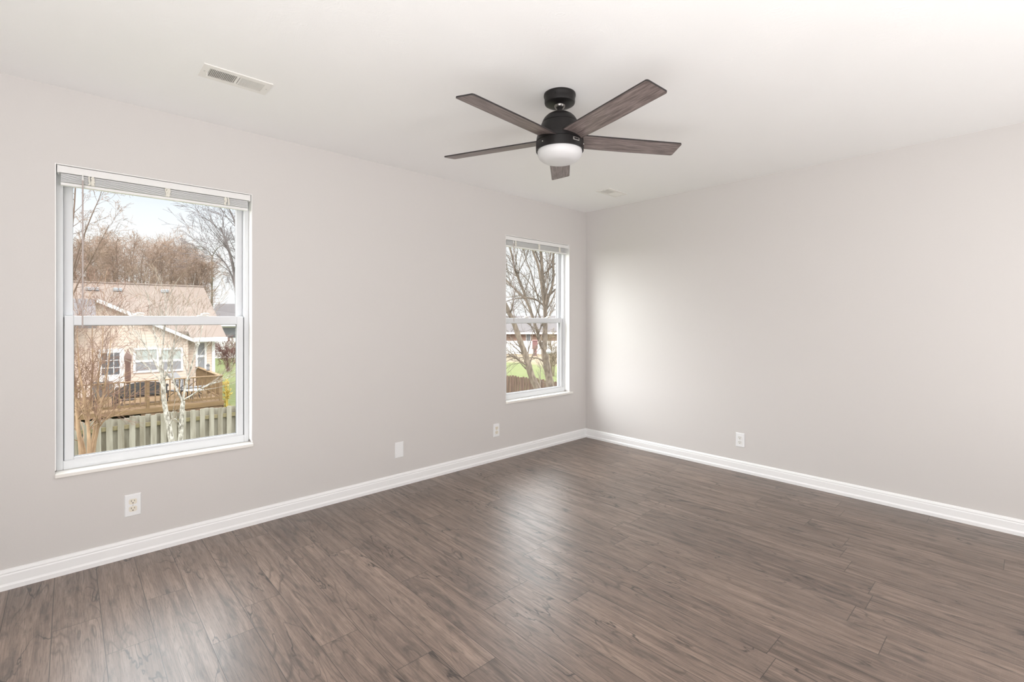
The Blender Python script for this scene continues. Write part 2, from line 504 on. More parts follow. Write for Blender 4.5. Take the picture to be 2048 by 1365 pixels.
for i, w in enumerate(WIN):
    x0, x1, z0, z1 = w['x0'], w['x1'], w['z0'], w['z1']
    root = empty('window_%d' % (i + 1), ((x0 + x1)/2, YB + .07, z0))
    tag(root, kind='structure')
    inv = Matrix.Translation(-root.location)
    def part(b, name, m, par=root):
        o = b.build(name, m)
        if par is root:
            o.parent = root
            o.matrix_parent_inverse = inv
        else:
            o.parent = par
        return o
    yf = YB + .062
    b = MB()                                        # thin jamb returns and head
    b.box((x0, YB + .001, z0 + .018), (x0 + .004, YB + WT, z1)); b.box((x1 - .004, YB + .001, z0 + .018), (x1, YB + WT, z1))
    b.box((x0 + .004, YB + .001, z1 - .004), (x1 - .004, YB + WT, z1))
    part(b, 'jamb_lining', M_JAMB)
    b = MB()
    ring(b, x0 + .004, x1 - .004, z0 + .001, z1 - .004, .026, .026, .046, .03, yf, YB + .15)
    b.bbox((x0 + .03, yf + .046, z0 + .05), (x0 + .037, YB + .14, z1 - .04), .001)   # track lips
    b.bbox((x1 - .037, yf + .046, z0 + .05), (x1 - .03, YB + .14, z1 - .04), .001)
    part(b, 'window_frame', M_VINYL)
    fx0, fx1 = x0 + .0305, x1 - .0305
    zm = 1.268 if i == 0 else 1.262
    # dark weather gaps beside the lower sash
    b = MB()
    b.box((fx0 - .0005, yf + .012, z0 + .047), (fx0 + .003, yf + .03, zm + .02)); b.box((fx1 - .003, yf + .012, z0 + .047), (fx1 + .0005, yf + .03, zm + .02))
    part(b, 'weatherstrip', M_GASK)
    # lower sash (inner track)
    b = MB()
    sx0, sx1 = fx0 + .0035, fx1 - .0035
    ring(b, sx0, sx1, z0 + .038, zm + .028, .036, .036, .022, .050, yf + .006, yf + .036)
    b.bbox((sx0 + .036, yf + .001, zm - .021), (sx1 - .036, yf + .007, zm - .017), .001)
    ls = part(b, 'lower_sash', M_VINYL)
    b = MB()
    ring(b, sx0 + .034, sx1 - .034, z0 + .058, zm - .020, .004, .004, .004, .004, yf + .014, yf + .030, .001)
    part(b, 'glazing_bead', M_GASK)
    b = MB().box((sx0 + .034, yf + .020, z0 + .056), (sx1 - .034, yf + .024, zm - .02))
    part(b, 'lower_pane', M_GLASS)
    # upper sash (outer track)
    b = MB()
    ring(b, fx0, fx1, zm - .022, z1 - .032, .036, .036, .045, .045, yf + .042, yf + .072)
    part(b, 'upper_sash', M_VINYL)
    b = MB()
    ring(b, fx0 + .034, fx1 - .034, zm + .021, z1 - .075, .003, .003, .003, .003, yf + .050, yf + .066, .001)
    part(b, 'glazing_bead', M_GASK)
    b = MB().box((fx0 + .034, yf + .056, zm + .02), (fx1 - .034, yf + .060, z1 - .076))
    part(b, 'upper_pane', M_GLASS)
    # two cam locks on the meeting rail
    for k in (.36, .74):
        xc = sx0 + (sx1 - sx0) * k
        b = MB()
        b.bbox((xc - .028, yf + .010, zm + .0275), (xc + .028, yf + .034, zm + .034), .002)
        b.lathe([(.012, 0), (.012, .008), (.009, .012)], 16, (xc, yf + .022, zm + .034))
        b.tube([(xc, yf + .020, zm + .042), (xc + .016, yf + .012, zm + .044), (xc + .030, yf + .004, zm + .041)], [.006, .005, .004], 8)
        part(b, 'sash_lock', M_SILL)
    # sill board with a rounded nose
    b = MB()
    zt = z0 + .001
    r_ = .016 if i == 1 else .004
    pl = []
    s0, s1 = w['sx0'], w['sx1']
    front = YB - .016
    pts = [(x0 + .001, YB + .10), (x0 + .001, YB - .0005)] if i == 0 else [(x0 + .001, YB + .10), (s0, YB - .0005)]
    for k in range(6):
        an = PI + (PI/2) * k / 5
        pts.append((s0 + r_ + r_*math.cos(an), front + r_*.9 + r_*.9*math.sin(an)))
    for k in range(6):
        an = 1.5*PI + (PI/2) * k / 5
        pts.append((s1 - r_ + r_*math.cos(an), front + r_*.9 + r_*.9*math.sin(an)))
    pts += [(s1, YB - .0005), (x1 - .001, YB - .0005), (x1 - .001, YB + .10)]
    b.prism([(x, y, zt - .019) for x, y in pts], (0, 0, .019))
    sl = part(b, 'sill', M_SILL)
    bv = sl.modifiers.new('soft_edge', 'BEVEL'); bv.width = .003; bv.segments = 2; bv.limit_method = 'ANGLE'

# ---------------------------------------------------------------- mini blinds, drawn up
def blind(x0, x1, z1, wand_x, tapes, wand_len, label):
    root = empty('window_blind', ((x0 + x1)/2, YB + .03, z1))
    tag(root, label, 'blind', 'raised mini blinds')
    ox, oy, oz = root.location
    L = lambda b, name, m, par=None: b.build(name, m, par or root)
    X0, X1 = x0 - ox + .008, x1 - ox - .008
    b = MB()                                        # head rail, a folded steel channel
    prof = [(-.020, -.003), (-.020, -.034), (-.017, -.036), (.020, -.036), (.020, -.003), (.017, -.003), (.017, -.033), (-.017, -.033), (-.017, -.003)]
    b.box((X0, -.020, -.036), (X1, .020, -.004))
    b.bbox((X0 - .001, -.0225, -.0375), (X1 + .001, -.0195, -.003), .001)
    L(b, 'head_rail', M_BLIND)
    for s in (X0 - .004, X1 - .004):
        L(MB().bbox((s, -.024, -.040), (s + .008, .022, -.002), .001), 'mounting_bracket', M_BLIND)
    b = MB()                                        # stack of thin curved slats
    n = 8
    for k in range(n):
        zc = -.0425 - k * .0053
        dy = random.Random(k).uniform(-.0012, .0012)
        dz = .0005
        prof2 = [(-.0135, -.0012), (-.007, .0003), (0, .0008), (.007, .0003), (.0135, -.0012)]
        vs_, fs = [], []
        for xx in (X0 + .010, X1 - .010):
            for (yy, zz) in prof2: vs_.append((xx, yy + dy, zc + zz))
        for q in range(4): fs.append((q, q + 1, 6 + q, 5 + q))
        b.add(vs_, fs)
    sl = L(b, 'slats', M_SLAT)
    so = sl.modifiers.new('gauge', 'SOLIDIFY'); so.thickness = .0030
    L(MB().bbox((X0 + .008, -.0145, -.0985), (X1 - .008, .0145, -.084), .003), 'bottom_rail', M_BLIND)
    for t in tapes:                                 # bunched ladder tapes
        b = MB()
        tx = t - ox
        rr = random.Random(int(t * 1000))
        for k in range(5):
            xx = tx + rr.uniform(-.010, .010)
            pts = [(xx, -.0155, -.036)]
            for q in range(1, 6):
                pts.append((xx + rr.uniform(-.006, .006), -.0165 - rr.uniform(0, .006), -.036 - q * .0095))
            b.tube(pts, .0040, 6)
        L(b, 'ladder_tape', M_CORD)
    wx = wand_x - ox
    b = MB()
    b.tube([(wx, -.026, -.062), (wx, -.0275, -wand_len*.5), (wx - .001, -.0285, -wand_len)], .0038, 6, smooth=False)
    wd = L(b, 'tilt_wand', M_WAND)
    b = MB()
    b.tube([(wx, -.023, -.030), (wx, -.026, -.046), (wx, -.026, -.064)], [.003, .0025, .0058], 8)
    b.build('wand_hook', M_BLIND, wd)
    return root
wa = on_y(165.5, 500, YB + .003).x
blind(WIN[0]['x0'] + .004, WIN[0]['x1'] - .004, WIN[0]['z1'] - .004, wa,
      [on_y(183, 350, YB + .02).x, on_y(335, 385, YB + .02).x, on_y(453, 405, YB + .02).x], .815,
      'white mini blind drawn up at the top of the window that shows a house')
wa2 = on_y(1027.5, 550, YB + .003).x
blind(WIN[1]['x0'] + .004, WIN[1]['x1'] - .004, WIN[1]['z1'] - .004, wa2,
      [on_y(1030.5, 485, YB + .02).x, on_y(1077.5, 490, YB + .02).x, on_y(1118, 497, YB + .02).x], .80,
      'white mini blind drawn up in the window beside the room corner, tree outside')

# ---------------------------------------------------------------- outlets and cover plates
def plate_mesh(w=.072, h=.118, t=.0055):
    b = MB()
    e = .004
    vs_ = [(-w/2, 0, -h/2), (w/2, 0, -h/2), (w/2, 0, h/2), (-w/2, 0, h/2),
           (-w/2 + e*.3, -t*.55, -h/2 + e*.3), (w/2 - e*.3, -t*.55, -h/2 + e*.3), (w/2 - e*.3, -t*.55, h/2 - e*.3), (-w/2 + e*.3, -t*.55, h/2 - e*.3),
           (-w/2 + e, -t, -h/2 + e), (w/2 - e, -t, -h/2 + e), (w/2 - e, -t, h/2 - e), (-w/2 + e, -t, h/2 - e)]
    fs = [(0,3,2,1)]
    for r_ in (0, 4):
        for k in range(4):
            k2 = (k + 1) % 4
            fs.append((r_ + k, r_ + k2, r_ + 4 + k2, r_ + 4 + k))
    fs.append((8, 9, 10, 11))
    return b.add(vs_, fs)
def receptacle(name, zc, m, root):
    b = MB()
    pts = []
    for k in range(32):
        an = 2*PI*k/32
        x = max(-.0172, min(.0172, .0200*math.cos(an))); z = max(-.0142, min(.0142, .0175*math.sin(an)))
        pts.append((x, -.0050, z + zc))
    b.prism(pts, (0, -.0026, 0))
    o = b.build(name, m, root)
    s = MB()
    s.box((-.0078, -.0079, zc - .0005), (-.0054, -.0070, zc + .0085)); s.box((.0056, -.0079, zc + .0005), (.0076, -.0070, zc + .0080))
    s.lathe([(.0028, 0), (.0028, .0010)], 14, (0, 0, 0), m=Matrix.Translation((0, -.0070, zc - .0075)) @ Matrix.Rotation(R(90), 4, 'X'))
    s.build('slots', M_SLOT, o)
def screw(root, z, m=M_SCREW):
    mm = Matrix.Translation((0, -.0050, z)) @ Matrix.Rotation(R(90), 4, 'X')
    MB().lathe([(.0034, 0), (.0034, .0008), (.0022, .0014)], 16, m=mm).build('screw', m, root)
def outlet(x, y, z, rz, m, label):
    root = empty('electrical_outlet', (x, y, z), rz)
    tag(root, label, 'outlet', 'duplex wall outlets')
    plate_mesh().build('cover_plate', M_PLATE, root)
    receptacle('receptacle', .0195, m, root); receptacle('receptacle', -.0195, m, root)
    screw(root, 0)
    return root
outlet(.2540, YB - .0002, .2750, 0, M_RECEP, 'white duplex wall outlet with almond sockets below the large window showing a house')
outlet(2.8485, YB - .0002, .2720, 0, M_RECEP, 'small white duplex outlet under the edge of the window nearest the room corner')
outlet(XR - .0002, 1.6589, .2665, R(-90), M_RECEPW, 'white duplex outlet with white sockets alone on the plain right wall')
root = empty('blank_cover_plate', (1.8634, YB - .0002, .2757))
tag(root, 'blank white wall plate without sockets, low on the wall between the two windows', 'wall plate')
plate_mesh().build('cover_plate', M_PLATE, root)
screw(root, .042, M_PLATE); screw(root, -.042, M_PLATE)

# ---------------------------------------------------------------- ceiling registers
def register(x, y, label):
    root = empty('ceiling_vent', (x, y, CEIL))
    tag(root, label, 'air vent', 'ceiling air registers')
    w, d, iw, idp = .292, .146, .232, .086
    b = MB()
    for (a0, a1, c0, c1) in ((-w/2, w/2, -d/2, -idp/2), (-w/2, w/2, idp/2, d/2), (-w/2, -iw/2, -idp/2, idp/2), (iw/2, w/2, -idp/2, idp/2)):
        b.box((a0, c0, -.0045), (a1, c1, 0))
    b.box((-.0045, -idp/2, -.0052), (.0045, idp/2, -.001))
    # bevelled outer lip
    o = b.build('face_plate', M_VENT, root)
    MB().box((-iw/2, -idp/2, -.0012), (iw/2, idp/2, -.0002)).build('duct_shade_sheet', M_VENTD, root)  # dark sheet carries the shade of the duct; the ceiling has no hole
    for side, ang in ((-1, R(38)), (1, R(-38))):
        b = MB()
        n = 16
        for k in range(n):
            xc = side * (.0085 + (k + .5) * (iw/2 - .0085) / n)
            m = Matrix.Translation((xc, 0, -.0042)) @ Matrix.Rotation(ang, 4, 'Y')
            b.box((-.0006, -idp/2, -.0036), (.0006, idp/2, .0034), m)
        b.build('louvers', M_VENT, root)
    for sx in (-1, 1):
        MB().lathe([(.004, -.0055), (.004, -.0044)], 14, (sx * (w/2 - .013), 0, 0)).build('screw', M_SCREW, root)
    b = MB()
    b.tube([(-iw/2 - .004, .012, -.004), (-iw/2 - .004, .012, -.016), (-iw/2 - .009, .012, -.020)], .0022, 6)
    b.build('damper_lever', M_VENT, root)
register(.5966, 2.6137, 'long white ceiling air register above the large window with the house view')
register(3.6590, 2.6108, 'small-looking white ceiling air register near the room corner beyond the fan')

# ---------------------------------------------------------------- ceiling fan
FX, FY = 1.8645, 1.6560
fan = empty('ceiling_fan', (FX, FY, CEIL))
tag(fan, 'black five-blade ceiling fan with grey wood blades and white glass light bowl', 'ceiling fan')
z = lambda a: a - CEIL
def lp(prof): return [(r_, z(h)) for r_, h in prof]
b = MB().lathe(lp([(.0815, 2.4398), (.0825, 2.434), (.0822, 2.428), (.0795, 2.421), (.0785, 2.412), (.0785, 2.398), (.0765, 2.3915), (.068, 2.3865), (.050, 2.3830), (.030, 2.382)]), 64)
cp = b.build('canopy', M_BLACK, fan)
for an in (R(205), R(330)):
    m = Matrix.Translation((.0788*math.cos(an), .0788*math.sin(an), z(2.4165))) @ Matrix.Rotation(an, 4, 'Z') @ Matrix.Rotation(R(90), 4, 'Y')
    MB().lathe([(.0042, -.001), (.0042, .0018), (.003, .0028)], 14, m=m).build('canopy_screw', M_BLACK, cp)
MB().lathe(lp([(.030, 2.3835), (.0285, 2.378), (.024, 2.371), (.0165, 2.366), (.013, 2.3655)]), 32).build('hanger_ball', M_NICKEL, fan)
MB().lathe(lp([(.0135, 2.374), (.0135, 2.335)]), 24).build('downrod', M_BLACK, fan)
MB().lathe(lp([(.020, 2.3445), (.034, 2.343), (.052, 2.3375), (.068, 2.328), (.080, 2.316), (.0880, 2.303), (.0925, 2.291), (.0925, 2.289)]), 64).build('dome_cap', M_BLACK, fan)
MB().lathe(lp([(.0895, 2.2895), (.0895, 2.2865), (.0945, 2.2862), (.1045, 2.262), (.1130, 2.238), (.1190, 2.216), (.1222, 2.198), (.1225, 2.193), (.118, 2.1925)]), 64).build('motor_housing', M_BLACK, fan)
lk = MB().lathe(lp([(.1190, 2.1932), (.1190, 2.1895), (.1228, 2.1892), (.1232, 2.160), (.1228, 2.1465), (.1190, 2.1455), (.1170, 2.152), (.100, 2.154)]), 64).build('light_kit_ring', M_BLACK, fan)
for an in (R(178), R(-62), R(58)):
    m = Matrix.Translation((.1235*math.cos(an), .1235*math.sin(an), z(2.170))) @ Matrix.Rotation(an, 4, 'Z') @ Matrix.Rotation(R(90), 4, 'Y')
    MB().lathe([(.0032, -.001), (.0032, .002), (.002, .0032)], 12, m=m).build('thumb_screw', M_BADGE, lk)
# small plain metal badge on the ring
an = R(-97)
m = Matrix.Translation((.1232*math.cos(an), .1232*math.sin(an), z(2.175))) @ Matrix.Rotation(an + R(90), 4, 'Z')
bd = MB().bbox((-.0195, -.0022, -.0072), (.0195, .002, .0072), .0015, m).build('badge', M_BADGE, fan)
MB().box((-.0150, -.0027, -.0040), (.0150, -.0015, .0040), m).build('badge_inlay', M_BLACK, bd)
prof = [(.1130, 2.1535), (.1150, 2.146), (.1150, 2.140)]
for k in range(1, 11):
    t = k / 10 * PI / 2
    prof.append((.052 + .063*math.cos(t), 2.140 - .052*math.sin(t)))
prof += [(.030, 2.0868), (.004, 2.0862)]
MB().lathe(lp(prof), 64).build('light_bowl', M_BOWL, fan)
# five blades, pitched; the underside carries the grain, the edge a dark band
def blade_outline():
    pts = []
    rc = .010
    r1, hw0a, hw0b = .6655, .0545, .0600
    def corner(cx, cy, a0, a1):
        for k in range(5):
            a = a0 + (a1 - a0) * k / 4
            pts.append((cx + rc*math.cos(a), cy + rc*math.sin(a)))
    pts.append((.095, -.0560)); 
    corner(r1 - rc - .002, -hw0a + rc, -PI/2, 0)
    corner(r1 - rc, hw0b - rc, 0, PI/2)
    pts.append((.35, .0625)); pts.append((.095, .0590))
    return pts
for k in range(5):
    ang = R(40.9 + 72*k)
    m = Matrix.Translation((0, 0, z(2.2058))) @ Matrix.Rotation(ang, 4, 'Z') @ Matrix.Rotation(-math.atan(.2038), 4, 'X')
    o = MB().prism([(x, y, -.003) for x, y in blade_outline()], (0, 0, .006)).build('blade', M_BLADE, fan)
    o.matrix_local = m
    # edge band
    ol = blade_outline()[:-1]
    e = MB()
    ol = blade_outline()
    vs_, fs = [], []
    c0 = Vector((.4, 0, 0))
    n = len(ol)
    for (x, y) in ol:
        vs_ += [(x, y, -.0032), (x, y, .0032)]
    for q in range(n - 1):
        fs.append((2*q, 2*q + 2, 2*q + 3, 2*q + 1))
    e.add(vs_, fs)
    eo = e.build('edge_band', M_BLADEEDGE, o)
    so = eo.modifiers.new('thickness', 'SOLIDIFY'); so.thickness = .0012; so.offset = 1
    b = MB()
    b.bbox((.085, -.030, .0032), (.155, .030, .0075), .002)
    br = b.build('blade_iron', M_BLACK, o)

# ================================================================ outside
GZ = -2.75
M_GROUND = mat('lawn', (.12, .16, .035), .95, spec=.1)
g = NG(M_GROUND); P = g.sep(g.obj())
big = g.noise(g.obj(), .45, 5, .6)
sm = g.noise(g.obj(), 6, 5, .65)
cgrass = g.mix(g.range(sm, .35, .7), (.074, .088, .030), (.116, .124, .056))
cgrass = g.mix(g.m('MULTIPLY', g.range(big, .5, .7), .35), cgrass, (.125, .118, .060))
cdry = g.mix(g.range(sm, .35, .7), (.130, .098, .064), (.185, .150, .106))
edge = g.m('ADD', g.m('ADD', P[0], g.m('MULTIPLY', P[1], .12)), g.m('MULTIPLY', g.m('SUBTRACT', big, .5), 6))
g.l.new(g.mix(g.range(edge, 33.5, 35.5), cgrass, cdry), M_GROUND.node_tree.nodes['Principled BSDF'].inputs['Base Color'])
g.l.new(g.bump(sm, .6, .05), M_GROUND.node_tree.nodes['Principled BSDF'].inputs['Normal'])
tag(MB().box((-60, YB + WT + .01, GZ - .5), (160, 170, GZ)).build('ground', M_GROUND), kind='structure')

M_SIDING = banded('peach_lap_siding', (.54, .43, .36), (.20, .145, .12), .125, 2, .8, .7, None, .17)
M_SHINGLE = banded('tan_shingles', (0.135, 0.103, 0.085), (0.070, 0.052, 0.043), .15, 1, .85, .95, (2.2, (0.112, 0.086, 0.071), .6), .2)
M_SHINGLEG = banded('grey_shingles', (0.098, 0.087, 0.086), (0.058, 0.052, 0.051), .14, 1, .5, .95, (2.2, (0.078, 0.070, 0.070), .6), .14)
M_WHITE = mat('white_house_trim', (0.656, 0.640, 0.624), .5)
M_PANE = mat('dark_house_pane', (.10, .105, .115), .12)
M_PANEB = mat('pane_with_pale_blind', (0.280, 0.300, 0.275), .4)
M_PANEG = mat('pane_with_grey_screen', (0.198, 0.192, 0.198), .5)
M_ROOFVENT = mat('grey_roof_vent', (.20, .21, .22), .5)
M_DECK = mat('weathered_deck_wood', (0.170, 0.109, 0.058), .8, spec=.2, var=((2, 2, 9), (0.115, 0.072, 0.038), .8))
M_DECKD = mat('dark_deck_skirt', (.17, .105, .065), .85, spec=.2, var=((3, 3, 6), (.10, .065, .045), .8))
M_FENCE = mat('weathered_grey_boards', (.270, .248, .205), .9, spec=.15, var=((9, 9, 1.2), (.150, .130, .098), .9), bump=(40, .4, .006))
M_FENCE_R = mat('mossy_rail', (.19, .155, .095), .9, spec=.15, var=((2, 5, 5), (.13, .115, .055), .8))
M_FENCEB = mat('brown_stained_boards', (.100, .064, .047), .85, spec=.15, var=((9, 9, 1.5), (.065, .042, .032), .9))
M_WICKER = mat('black_wicker', (.030, .027, .026), .7, bump=(90, .8, .01))
M_METALD = mat('dark_patio_metal', (.040, .037, .036), .5, .3)
M_SLING = mat('grey_sling_fabric', (.13, .122, .12), .85)
M_UMB = mat('brown_umbrella_cloth', (.105, .058, .045), .9)
M_BRICK = banded('red_brown_brick', (.24, .150, .112), (.22, .16, .13), .09, 2, .5, .9, (3, (.165, .10, .078), .7), .2)

# ---- neighbour's house
HY, HG = 26.8, 26.45                      # main front wall, gabled front wall
house = empty('house', (1.5, HG, GZ))
tag(house, 'peach-sided house with tan shingle roof and white gable trim behind a wooden deck', 'house')
hinv = Matrix.Translation(-house.location)
def hp(b, name, m, par=None, origin=None):
    o = b.build(name, m, origin=origin)
    if par is None:
        o.parent = house; o.matrix_parent_inverse = hinv
    else:
        o.parent = par
    return o
PKX, PKZ, SL = .83, 2.165, .526           # gable peak and pitch
xr_g = 4.05                               # right corner of the gabled section
gl_x = -3.0
b = MB()                                  # gabled front
b.prism([(gl_x, HG, GZ), (xr_g, HG, GZ), (xr_g, HG, PKZ - SL*(xr_g - PKX) - .06), (PKX, HG, PKZ - .06), (gl_x, HG, PKZ - SL*(PKX - gl_x) - .06)], (0, .25, 0))
hp(b, 'gable_wall', M_SIDING)
b = MB().box((-6, HY, GZ), (5.16, HY + .2, .44)).box((5.0, HY + .2, GZ), (5.16, 36.5, .44))
b.prism([(5.02, HY, .44), (5.02, 36.6, .44), (5.02, 31.6, 2.95)], (.14, 0, 0))
hp(b, 'main_wall', M_SIDING)
hp(MB().box((5.06, HY - .03, GZ), (5.19, HY + .08, .42)), 'corner_board', M_WHITE)
b = MB()                                  # main roof, two slopes
RY, RZ, EY, EZ = 31.5, 3.085, 26.2, .44
th = .12
b.prism([(4.1, EY, EZ), (4.1, RY, RZ), (4.1, RY, RZ - th), (4.1, EY, EZ - th)], (1.45, 0, 0))
yq = 26.75; zq = EZ + (yq - EY) * (RZ - EZ) / (RY - EY)
b.prism([(-6, yq, zq), (-6, RY, RZ), (-6, RY, RZ - th), (-6, yq, zq - th)], (10.1, 0, 0))
hp(b, 'main_roof', M_SHINGLE)
b = MB().prism([(-6, RY, RZ), (-6, 2*RY - EY, EZ), (-6, 2*RY - EY, EZ - th), (-6, RY, RZ - th)], (11.55, 0, 0))
hp(b, 'rear_roof', M_SHINGLE)
hp(MB().tube([(-6, RY, RZ + .01), (5.55, RY, RZ + .01)], .06, 8), 'ridge_cap', M_SHINGLE)
hp(MB().box((4.2, EY - .1, EZ - .20), (5.58, EY, EZ - .01)), 'gutter', M_WHITE)
# gable roof slopes and white rake boards
def rake(sx, name):
    x1 = PKX + sx * (4.46 - PKX)
    z1 = PKZ - SL * abs(x1 - PKX)
    b = MB().prism([(PKX, HG - .28, PKZ), (x1, HG - .28, z1), (x1, HG - .28, z1 - .15), (PKX, HG - .28, PKZ - .17)], (0, .05, 0))
    hp(b, name, M_WHITE)
    b = MB().prism([(PKX, HG - .23, PKZ + .02), (x1, HG - .23, z1 + .02), (x1, HG - .23, z1 - .06), (PKX, HG - .23, PKZ - .06)], (0, 3.2, 0))
    hp(b, 'gable_roof', M_SHINGLE)
rake(1, 'rake_board')
# lower roof in front, left of the gable peak
b = MB().prism([(-6, 24.6, 1.05), (-6, 26.5, 2.12), (-6, 26.5, 2.0), (-6, 24.6, .93)], (6.80, 0, 0))
hp(b, 'porch_roof', M_SHINGLEG)
# three vents near the ridge
for (u, v, du) in ((185, 572, 20), (235, 576, 13), (330, 578, 13)):
    yv = 30.75
    p = on_y(u, v, yv)
    zr = EZ + (yv - EY) * (RZ - EZ) / (RY - EY)
    b = MB().bbox((p.x - du*.0125, yv - .16, zr - .05), (p.x + du*.0125, yv + .2, zr + .12), .03)
    hp(b, 'roof_vent', M_ROOFVENT)
def house_window(u0, v0, u1, v1, y, split, lower, upper, name='window'):
    a = on_y(u0, v0, y); c = on_y(u1, v1, y)
    xa, xb, za, zb = a.x, c.x, c.z, a.z
    zm = za + (zb - za) * split
    f = .085
    b = MB()
    ring(b, xa, xb, za, zb, f, f, f, f, y - .05, y, .008)
    b.box((xa + f, y - .045, zm - .045), (xb - f, y, zm + .045))
    fr = hp(b, name, M_WHITE)
    hp(MB().box((xa + f, y - .028, za + f), (xb - f, y - .002, zm - .045)), 'lower_pane', lower, fr)
    hp(MB().box((xa + f, y - .018, zm + .045), (xb - f, y - .002, zb - f)), 'upper_pane', upper, fr)
house_window(266, 697, 318, 744, HG, .47, M_PANEG, M_PANEB)
house_window(317, 697, 366, 742, HG, .47, M_PANEG, M_PANEB)
house_window(391, 683, 413, 742, HY, .50, M_PANEG, M_PANEG)
# nine-lite back door
a = on_y(196, 699, HG); c = on_y(248, 700, HG)
zb, za = a.z, -1.87
b = MB()
ring(b, a.x, c.x, za, zb, .10, .10, .02, .10, HG - .05, HG, .008)
dr = hp(b, 'door_frame', M_WHITE)
ga = on_y(203.5, 707, HG); gc = on_y(239, 750, HG)
b = MB()
ring(b, a.x + .10, c.x - .10, za + .02, zb - .10, ga.x - a.x - .10, c.x - gc.x - .10, gc.z - za, zb - ga.z - .10, HG - .04, HG, .004)
b.bbox((ga.x - .02, HG - .055, za + .2), (gc.x + .02, HG - .04, gc.z - .25), .01)
dl = hp(b, 'back_door', M_WHITE, dr)
hp(MB().box((ga.x, HG - .015, gc.z), (gc.x, HG - .002, ga.z)), 'door_pane', M_PANE, dr)
b = MB()
for k in (1, 2):
    xx = ga.x + (gc.x - ga.x) * k / 3; zz = gc.z + (ga.z - gc.z) * k / 3
    b.box((xx - .013, HG - .03, gc.z), (xx + .013, HG - .014, ga.z)); b.box((ga.x, HG - .03, zz - .013), (gc.x, HG - .014, zz + .013))
hp(b, 'door_muntins', M_WHITE, dr)

# ---- deck
DX1, DY0, DY1, DZ, RLZ = 4.40, 21.7, 26.40, -1.93, -.93
DX0 = -3.2
deck = empty('deck', (1.5, DY0, GZ))
tag(deck, 'raised brown wooden deck with picket railing along the back of the house', 'deck')
dinv = Matrix.Translation(-deck.location)
def dp(b, name, m, par=None):
    o = b.build(name, m); o.parent = par or deck; o.matrix_parent_inverse = dinv
    return o
b = MB()
y = DY0 - .1
while y < DY1:
    b.box((DX0, y, DZ - .035), (DX1 + .1, min(y + .134, DY1), DZ)); y += .14
dp(b, 'floor_boards', M_DECK)
dp(MB().box((DX0, DY0 - .10, DZ - .17), (DX1 + .1, DY0 - .06, DZ - .036)), 'front_joist', M_DECK)
dp(MB().box((DX1 + .06, DY0 - .06, DZ - .27), (DX1 + .1, DY1, DZ - .036)), 'side_joist', M_DECKD)
b = MB()                                            # lattice skirt below the right half
sx0, sx1, sz0, sz1 = 1.9, DX1 + .04, GZ + .05, DZ - .175
for k in range(70):
    xx = sx0 + k * .09
    for sgn in (1, -1):
        p0 = Vector((xx, DY0 - .03 - .012*sgn, sz0)); p1 = Vector((xx + sgn*(sz1 - sz0), DY0 - .03 - .012*sgn, sz1))
        if sgn == -1: p0.x += .4; p1.x += .4
        if min(p0.x, p1.x) < sx0 - .01 or max(p0.x, p1.x) > sx1: continue
        b.tube([p0, p1], .024, 4, smooth=False)
b.box((sx0, DY0 - .06, sz1 - .10), (sx1, DY0 - .02, sz1)); b.box((sx0, DY0 - .06, sz0), (sx1, DY0 - .02, sz0 + .08))
dp(b, 'lattice_skirt', M_DECKD)
for xx in (-2.5, -.2, 2.1, DX1):
    dp(MB().bbox((xx - .05, DY0 - .05, GZ), (xx + .05, DY0 + .05, RLZ - .01), .008), 'post', M_DECK)
for yy in (24.1, DY1):
    dp(MB().bbox((DX1 - .05, yy - .05, GZ), (DX1 + .05, yy + .05, RLZ - .01), .008), 'post', M_DECK)
dp(MB().bbox((DX0, DY0 - .08, RLZ - .035), (DX1 + .08, DY0 + .07, RLZ), .006), 'front_handrail', M_DECK)
dp(MB().bbox((DX1 - .07, DY0 + .07, RLZ - .035), (DX1 + .08, DY1, RLZ), .006), 'side_handrail', M_DECK)
dp(MB().bbox((DX0, DY0 - .02, DZ + .08), (DX1, DY0 + .02, DZ + .165), .005), 'front_bottom_rail', M_DECK)
dp(MB().bbox((DX1 - .02, DY0, DZ + .08), (DX1 + .02, DY1, DZ + .165), .005), 'side_bottom_rail', M_DECK)
proto_b = None
xx = -.75
while xx < DX1 - .06:
    if all(abs(xx - q) > .07 for q in (-.2, 2.1)):
        dp(MB().box((xx - .017, DY0 - .045, DZ + .06), (xx + .017, DY0 - .012, RLZ - .036)), 'baluster', M_DECK)
    xx += .146
yy = DY0 + .15
while yy < DY1 - .1:
    if abs(yy - 24.1) > .07:
        dp(MB().box((DX1 + .012, yy - .017, DZ + .06), (DX1 + .045, yy + .017, RLZ - .036)), 'baluster', M_DECK)
    yy += .146

# ---- things standing on the deck
def chair_legs(root, w, d, h, m):
    for sx in (-1, 1):
        for sy in (-1, 1):
            MB().tube([(sx*w/2, sy*d/2, 0), (sx*(w/2 - .02), sy*(d/2 - .02), h)], .018, 6).build('leg', m, root)
um = empty('patio_umbrella', (1.72, 24.3, DZ + .003))
tag(um, 'closed brown patio umbrella standing on the deck beside the back door', 'umbrella')
MB().lathe([(.22, 0), (.22, .04), (.10, .07), (.03, .10)], 20).build('base', M_METALD, um)
MB().tube([(0, 0, .05), (0, 0, 2.02)], .022, 8).build('pole', M_UMB, um)
MB().lathe([(.035, .62), (.085, .70), (.10, .95), (.085, 1.4), (.12, 1.55), (.13, 1.72), (.05, 1.92), (.02, 1.98)], 10).build('canopy', M_UMB, um)

